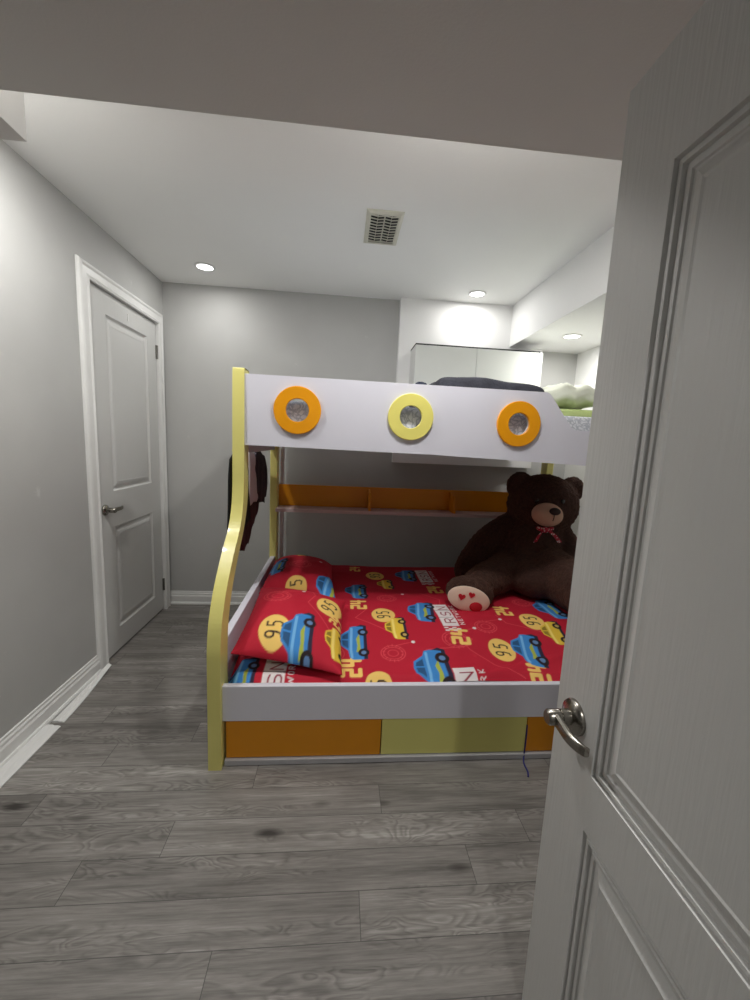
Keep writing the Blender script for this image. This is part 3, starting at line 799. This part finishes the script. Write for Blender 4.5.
def paint_front(p):
    k = lambda x, y, z=.50: (x*(1.3-z)/.78, y*(1.3-z)/.78)
    p.track([k(-.13, 1.95), k(-.1, 1.85), k(-.13, 1.78), k(-.02, 1.62)]); p.tyre(k(-.274, 1.82), 0, .9)
    p.badge(k(-.25, 1.578), 0, 1); p.car(k(-.155, 1.535, .49), .25, .135); p.text(k(-.122, 1.335, .44), '4', .06, .075, .018, CREAM); p.badge(k(-.032, 1.79), -.25, .9); p.n24(k(.0, 1.71), -.2, .6)
    p.car(k(0.0, 1.58), .17, .09, YEL, YH)
def paint_rear(p):
    k = lambda x, y, z=.53: (x*(1.3-z)/.75, y*(1.3-z)/.75)
    p.tyre(k(-.215, 2.262), 0, .9); p.car(k(-.236, 2.519), .17, .1, YEL, YH); p.car(k(-.35, 2.254), .22, .11); p.car(k(-.045, 2.06), .26, .14, a=-.12)
    p.badge(k(-.214, 2.04), .1, .9); p.n24(k(-.126, 1.96), .1, .8)
pillow('red printed pillow nearer the wall, propped behind the other pillow on the lower bunk',
       [(-.415, 2.09, .475), (.0, 2.03, .455), (-.035, 2.62, .47), (-.42, 2.66, .48)], .105, paint_rear, 21)
pillow('red printed pillow lying close to the front rail of the lower bunk',
       [(-.412, 1.528, .445), (.033, 1.492, .372), (.045, 2.0, .475), (-.40, 2.07, .512)], .085, paint_front, 31)

# ------------------------------------------------------------------ upper bunk bedding
def soft(name, c, r, m, label=None, cat=None, pw=4, amp=.01, fr=18, seed=1, parent=None, rot=0, zpw=2.4, extra=None):
    """soft bundle: superellipsoid with folds"""
    bm = BM(); res = bmesh.ops.create_uvsphere(bm, u_segments=96, v_segments=40, radius=1)
    for v in bm.verts:
        x, y, z = v.co
        q = (abs(x)**pw+abs(y)**pw); zz = abs(z)**zpw
        s = (q**(zpw/pw)+zz)**(-1/zpw)
        # map direction to superellipsoid surface
        d = Vector((x*s*r[0], y*s*r[1], z*s*r[2]))
        nn = mnoise.fractal(Vector((d.x*fr*.5, d.y*fr, d.z*fr))+Vector((seed*7.1, 0, 0)), 1, 2, 3)
        d += d.normalized()*amp*nn
        if extra: d = extra(d)
        v.co = d
    bmesh.ops.rotate(bm, verts=bm.verts[:], matrix=Matrix.Rotation(rot, 3, 'Z'))
    bmesh.ops.translate(bm, verts=bm.verts[:], vec=c)
    o = obj(name, bm, m, parent, smooth=True, origin=None if parent else (c[0], c[1], c[2]-r[2]))
    if label: tag(o, label, cat)
    return o
ub = obj('bunk_mattress', box(BM(), IN0+.01, IN1-.01, 1.866, 2.79, 1.285, 1.472), M['patterned'], origin=(.5, 2.3, 1.285), bevel=.025, seg=4, smooth=True)
tag(ub, 'mattress in white sheet with fine grey line pattern on the upper bunk', 'mattress')
def bl(d):
    return Vector((d.x, d.y, d.z+(.003*math.sin(d.x*26+d.y*20)-.028*max(0, d.x+.05)/.4 if d.z > 0 else 0)))
soft('folded_blanket', (.728, 2.13, 1.560), (.276, .2, .080), M['blanket'], 'charcoal grey blanket folded on the upper bunk', 'blanket', pw=8, amp=.005, fr=12, seed=3, zpw=7, extra=bl)
soft('clothes_bundle', (.392, 2.12, 1.550), (.046, .12, .068), M['navy'], 'small navy cloth bundle beside the charcoal blanket on the upper bunk', 'clothing', pw=3, amp=.012, fr=30, seed=5)
soft('quilt', (1.305, 2.40, 1.508), (.155, .28, .030), M['green'], 'light green folded quilt under the pale green pillow on the upper bunk', 'quilt', pw=6, amp=.004, fr=14, seed=8, zpw=5)
def pf(d):
    return Vector((d.x, d.y, d.z+.008*math.sin(d.x*55+2*math.sin(d.y*15))))
soft('puffy_pillow', (1.318, 2.40, 1.618), (.145, .25, .070), M['pale_green'], 'puffy pale green pillow on top of the light green quilt', 'pillow', pw=4, amp=.010, fr=22, seed=9, extra=pf)

# ------------------------------------------------------------------ clothes hanging from the end panel
def garment(name, x, top, rows, thick, m, label, seed, sleeves=()):
    """rows: list of (z, y_left, y_right); a hanging closed cloth shape with folds, about 'thick' deep along x"""
    rows = sorted(rows, key=lambda r: -r[0]); nz, ny = 48, 40
    zs = np.linspace(rows[0][0], rows[-1][0], nz)
    rz = [-r[0] for r in rows]
    yl = np.interp(-zs, rz, [r[1] for r in rows]); yr = np.interp(-zs, rz, [r[2] for r in rows])
    bm = BM(); rings = []
    for i, z in enumerate(zs):
        ring = []
        v = i/(nz-1)
        for k in range(2*ny):
            a = 2*PI*k/(2*ny); cy = math.cos(a); cx = math.sin(a)
            y = (yl[i]+yr[i])/2+(yr[i]-yl[i])/2*math.copysign(abs(cy)**.7, cy)
            fold = math.sin(y*70+seed+2.2*v)*.35+math.sin(y*31+seed*2-1.5*v)*.4
            xx = x+thick/2*math.copysign(abs(cx)**.6, cx)*(.55+.45*min(1, v*4))+thick*.22*fold*min(1, v*3)
            zz = z+(.012*math.sin(y*40+seed) if i == nz-1 else 0)
            ring.append(bm.verts.new((xx, y, zz)))
        rings.append(ring)
    n = 2*ny
    for A, B in zip(rings, rings[1:]):
        for k in range(n): bm.faces.new((A[k], A[(k+1) % n], B[(k+1) % n], B[k]))
    bm.faces.new(rings[0]); bm.faces.new(rings[-1])
    o = obj(name, bm, m, smooth=True, origin=(x, (yl[0]+yr[0])/2, rows[-1][0])); tag(o, label, 'clothing', 'clothes on the bunk end')
    for pts, r in sleeves:
        obj('sleeve', tube(BM(), spline(pts, 6), r, 14), m, o, smooth=True)
    return o
garment('coat', -.495, None, [(1.222, 1.90, 2.0), (1.20, 1.845, 2.08), (1.10, 1.835, 2.14), (.98, 1.822, 2.20), (.86, 1.80, 2.22), (.845, 1.81, 2.12)], .026, M['black'],
        'long black coat hanging beside the curved front post of the bunk bed', 2)
garment('shirt', -.493, None, [(1.222, 2.20, 2.30), (1.19, 2.20, 2.36), (1.12, 2.21, 2.36), (1.0, 2.22, 2.42), (.94, 2.22, 2.43)], .018, M['white_cloth'],
        'white shirt hanging between the black coat and the dark jacket', 4)
garment('sweater', -.518, None, [(1.222, 2.2, 2.3), (1.1, 2.18, 2.4), (.92, 2.16, 2.60), (.86, 2.16, 2.58), (.82, 2.16, 2.50), (.79, 2.14, 2.46), (.77, 2.12, 2.36), (.70, 2.1, 2.30)], .02, M['maroon'],
        'maroon sweater hanging lowest behind the white shirt', 6)
garment('jacket', -.498, None, [(1.222, 2.40, 2.50), (1.19, 2.36, 2.60), (1.13, 2.33, 2.64), (1.0, 2.37, 2.66), (.94, 2.42, 2.66), (.905, 2.46, 2.62)], .036, M['jacket'],
        'dark plum quilted jacket hanging closest to the wall', 9,
        [([(-.50, 2.58, 1.18), (-.505, 2.66, 1.10), (-.505, 2.68, 1.0), (-.505, 2.655, .92)], [.022, .027, .026, .022])])

# ------------------------------------------------------------------ teddy bear
bear = thing('teddy_bear', (1.2, 2.42, .42), 'big dark brown teddy bear with a red ribbon sitting on the lower bunk', 'teddy bear')
bm = BM()
E_ = lambda c, r, rot=None: ellipsoid(bm, c, r, rot)
E_((1.25, 2.47, .67), (.245, .20, .245))                      # trunk
E_((1.23, 2.42, .58), (.255, .215, .165))                   # belly, seat
E_((1.30, 2.45, .955), (.225, .195, .20))                    # head
E_((1.255, 2.33, .93), (.13, .10, .10))                      # cheeks under the muzzle
E_((1.145, 2.46, 1.075), (.092, .055, .09)); E_((1.49, 2.46, 1.06), (.088, .055, .085))
def limb(pts, rs):
    P = spline(pts, 5); n = len(P)
    for i, p in enumerate(P):
        t = i/(n-1)*(len(rs)-1); k = min(int(t), len(rs)-2); r = rs[k]+(rs[k+1]-rs[k])*(t-k)
        ellipsoid(bm, p, (r, r, r), sub=2)
limb([(1.09, 2.48, .80), (.97, 2.48, .70), (.88, 2.47, .58), (.835, 2.45, .51)], [.09, .095, .092, .085])     # arm
limb([(1.40, 2.44, .80), (1.45, 2.36, .68), (1.40, 2.26, .57)], [.085, .085, .08])
limb([(1.10, 2.38, .56), (.97, 2.28, .535), (.85, 2.2, .52), (.765, 2.10, .505)], [.12, .115, .105, .088])   # leg with the visible sole
E_((.735, 2.075, .503), (.142, .065, .095), Matrix.Rotation(.26, 3, 'Y'))
E_((1.19, 2.24, .54), (.17, .17, .115))
limb([(1.28, 2.33, .585), (1.30, 2.15, .57), (1.31, 1.98, .555), (1.31, 1.92, .55)], [.15, .145, .13, .12])
E_((1.31, 1.89, .54), (.12, .06, .12))
body = obj('body', bm, M['fur'], bear, smooth=True)
mod = body.modifiers.new('remesh', 'REMESH'); mod.mode = 'VOXEL'; mod.voxel_size = .011; mod.use_smooth_shade = True
mod = body.modifiers.new('smooth', 'SMOOTH'); mod.factor = .6; mod.iterations = 5
tx = bpy.data.textures.new('fur_clumps', 'CLOUDS'); tx.noise_scale = .018; tx.noise_depth = 2
mod = body.modifiers.new('displace', 'DISPLACE'); mod.texture = tx; mod.strength = .016; mod.mid_level = .5
muz = obj('muzzle', ellipsoid(BM(), (1.222, 2.235, .928), (.093, .065, .07), Matrix.Rotation(.12, 3, 'Y'), 4), M['beige'], bear, smooth=True)
obj('nose', ellipsoid(BM(), (1.232, 2.172, .958), (.034, .018, .022), Matrix.Rotation(.1, 3, 'Y')), M['nose'], muz, smooth=True)
obj('mouth_seam', tube(BM(), spline([(1.228, 2.167, .937), (1.226, 2.166, .92), (1.224, 2.17, .903)], 5), .0022, 8), M['nose'], muz, smooth=True)
for x in (1.165, 1.325):
    obj('eye', ellipsoid(BM(), (x, 2.268 if x < 1.2 else 2.264, 1.005), (.014, .01, .015)), M['eye'], bear, smooth=True)
# sole: pad with embroidered hearts and a red spot
tilt = Matrix.Rotation(.28, 3, 'Y')
sole = obj('foot_pad', ellipsoid(BM(), (.712, 2.015, .488), (.122, .016, .070), tilt, 4), M['pad'], bear, smooth=True)
sole['label'] = 'cream foot pad with red hearts'
def heart(cx, cz, s):
    pts = []
    for k in range(28):
        t = 2*PI*k/28; pts.append((16*math.sin(t)**3/16*s, (13*math.cos(t)-5*math.cos(2*t)-2*math.cos(3*t)-math.cos(4*t))/16*s))
    bm = prism(BM(), pts, 'y', -.003, .002)
    bmesh.ops.rotate(bm, verts=bm.verts[:], matrix=Matrix.Rotation(.22, 3, 'Y'))
    bmesh.ops.translate(bm, verts=bm.verts[:], vec=(cx-.016, 2.0005, cz+.002)); return bm
obj('heart', heart(.683, .505, .02), M['heart'], sole); obj('heart', heart(.737, .515, .018), M['heart'], sole)
obj('red_spot', ellipsoid(BM(), (.748, 2.006, .452), (.04, .012, .03), tilt), M['heart'], sole, smooth=True)
# ribbon
rb = obj('ribbon', ellipsoid(BM(), (1.205, 2.208, .842), (.022, .02, .018)), M['ribbon'], bear, smooth=True)
def tail(pts, w):
    bm = BM(); P = spline(pts, 6); rows = []
    for i, p in enumerate(P):
        d = Vector((w*(.6+.4*i/len(P)), 0, w*.25)); rows.append([bm.verts.new(p+o) for o in (-d, d, d+Vector((0, .003, 0)), -d+Vector((0, .003, 0)))])
    for A, B in zip(rows, rows[1:]):
        for k in range(4): bm.faces.new((A[k], A[(k+1) % 4], B[(k+1) % 4], B[k]))
    bm.faces.new(rows[0]); bm.faces.new(rows[-1]); return bm
obj('ribbon_tail', tail([(1.195, 2.205, .84), (1.165, 2.19, .815), (1.145, 2.195, .77)], .011), M['ribbon'], rb)
obj('ribbon_tail', tail([(1.215, 2.205, .845), (1.255, 2.19, .815), (1.30, 2.2, .77)], .012), M['ribbon'], rb)
for s in (-1, 1):
    bm = ellipsoid(BM(), (1.205+s*.03, 2.212, .846), (.026, .012, .012), Matrix.Rotation(-s*.3, 3, 'Y')); obj('ribbon_loop', bm, M['ribbon'], rb, smooth=True)

# blue cord caught in the drawer gap
pts = [(.8205, 1.4795, .15), (.8205, 1.477, .10), (.818, 1.474, .045), (.812, 1.464, .012), (.803, 1.44, .0035), (.80, 1.40, .0035), (.79, 1.375, .0035)]
o = obj('cord', tube(BM(), spline(pts, 8), .003, 8), M['string'], smooth=True, origin=(.8, 1.4, 0)); tag(o, 'thin blue cord trailing from the drawer gap onto the floor', 'cord')

# ------------------------------------------------------------------ world, camera
w = bpy.data.worlds.new('world'); S.world = w; w.use_nodes = True
w.node_tree.nodes['Background'].inputs[0].default_value = (.8, .85, 1, 1); w.node_tree.nodes['Background'].inputs[1].default_value = .05
cam = bpy.data.cameras.new('camera'); co = bpy.data.objects.new('camera', cam); COL.objects.link(co); S.camera = co
f, yaw, pitch, roll = 400.32, .0884376, .141182, -.0460367
cam.sensor_fit = 'HORIZONTAL'; cam.sensor_width = 36; cam.lens = f/750*36; cam.clip_start = .02
cy_, sy = math.cos(yaw), math.sin(yaw); cp, sp = math.cos(pitch), math.sin(pitch); cr, sr = math.cos(roll), math.sin(roll)
fwd = Vector((sy*cp, cy_*cp, -sp)); right = Vector((cy_, -sy, 0)); down = fwd.cross(right)
r = cr*right+sr*down; d = -sr*right+cr*down
Mx = Matrix((( r.x, -d.x, -fwd.x, 0), (r.y, -d.y, -fwd.y, 0), (r.z, -d.z, -fwd.z, 1.30), (0, 0, 0, 1)))
co.matrix_world = Mx
S.view_settings.view_transform = 'Standard'; S.view_settings.look = 'None'; S.view_settings.gamma = 1; S.view_settings.use_curve_mapping = False
S.view_settings.exposure = -0.3
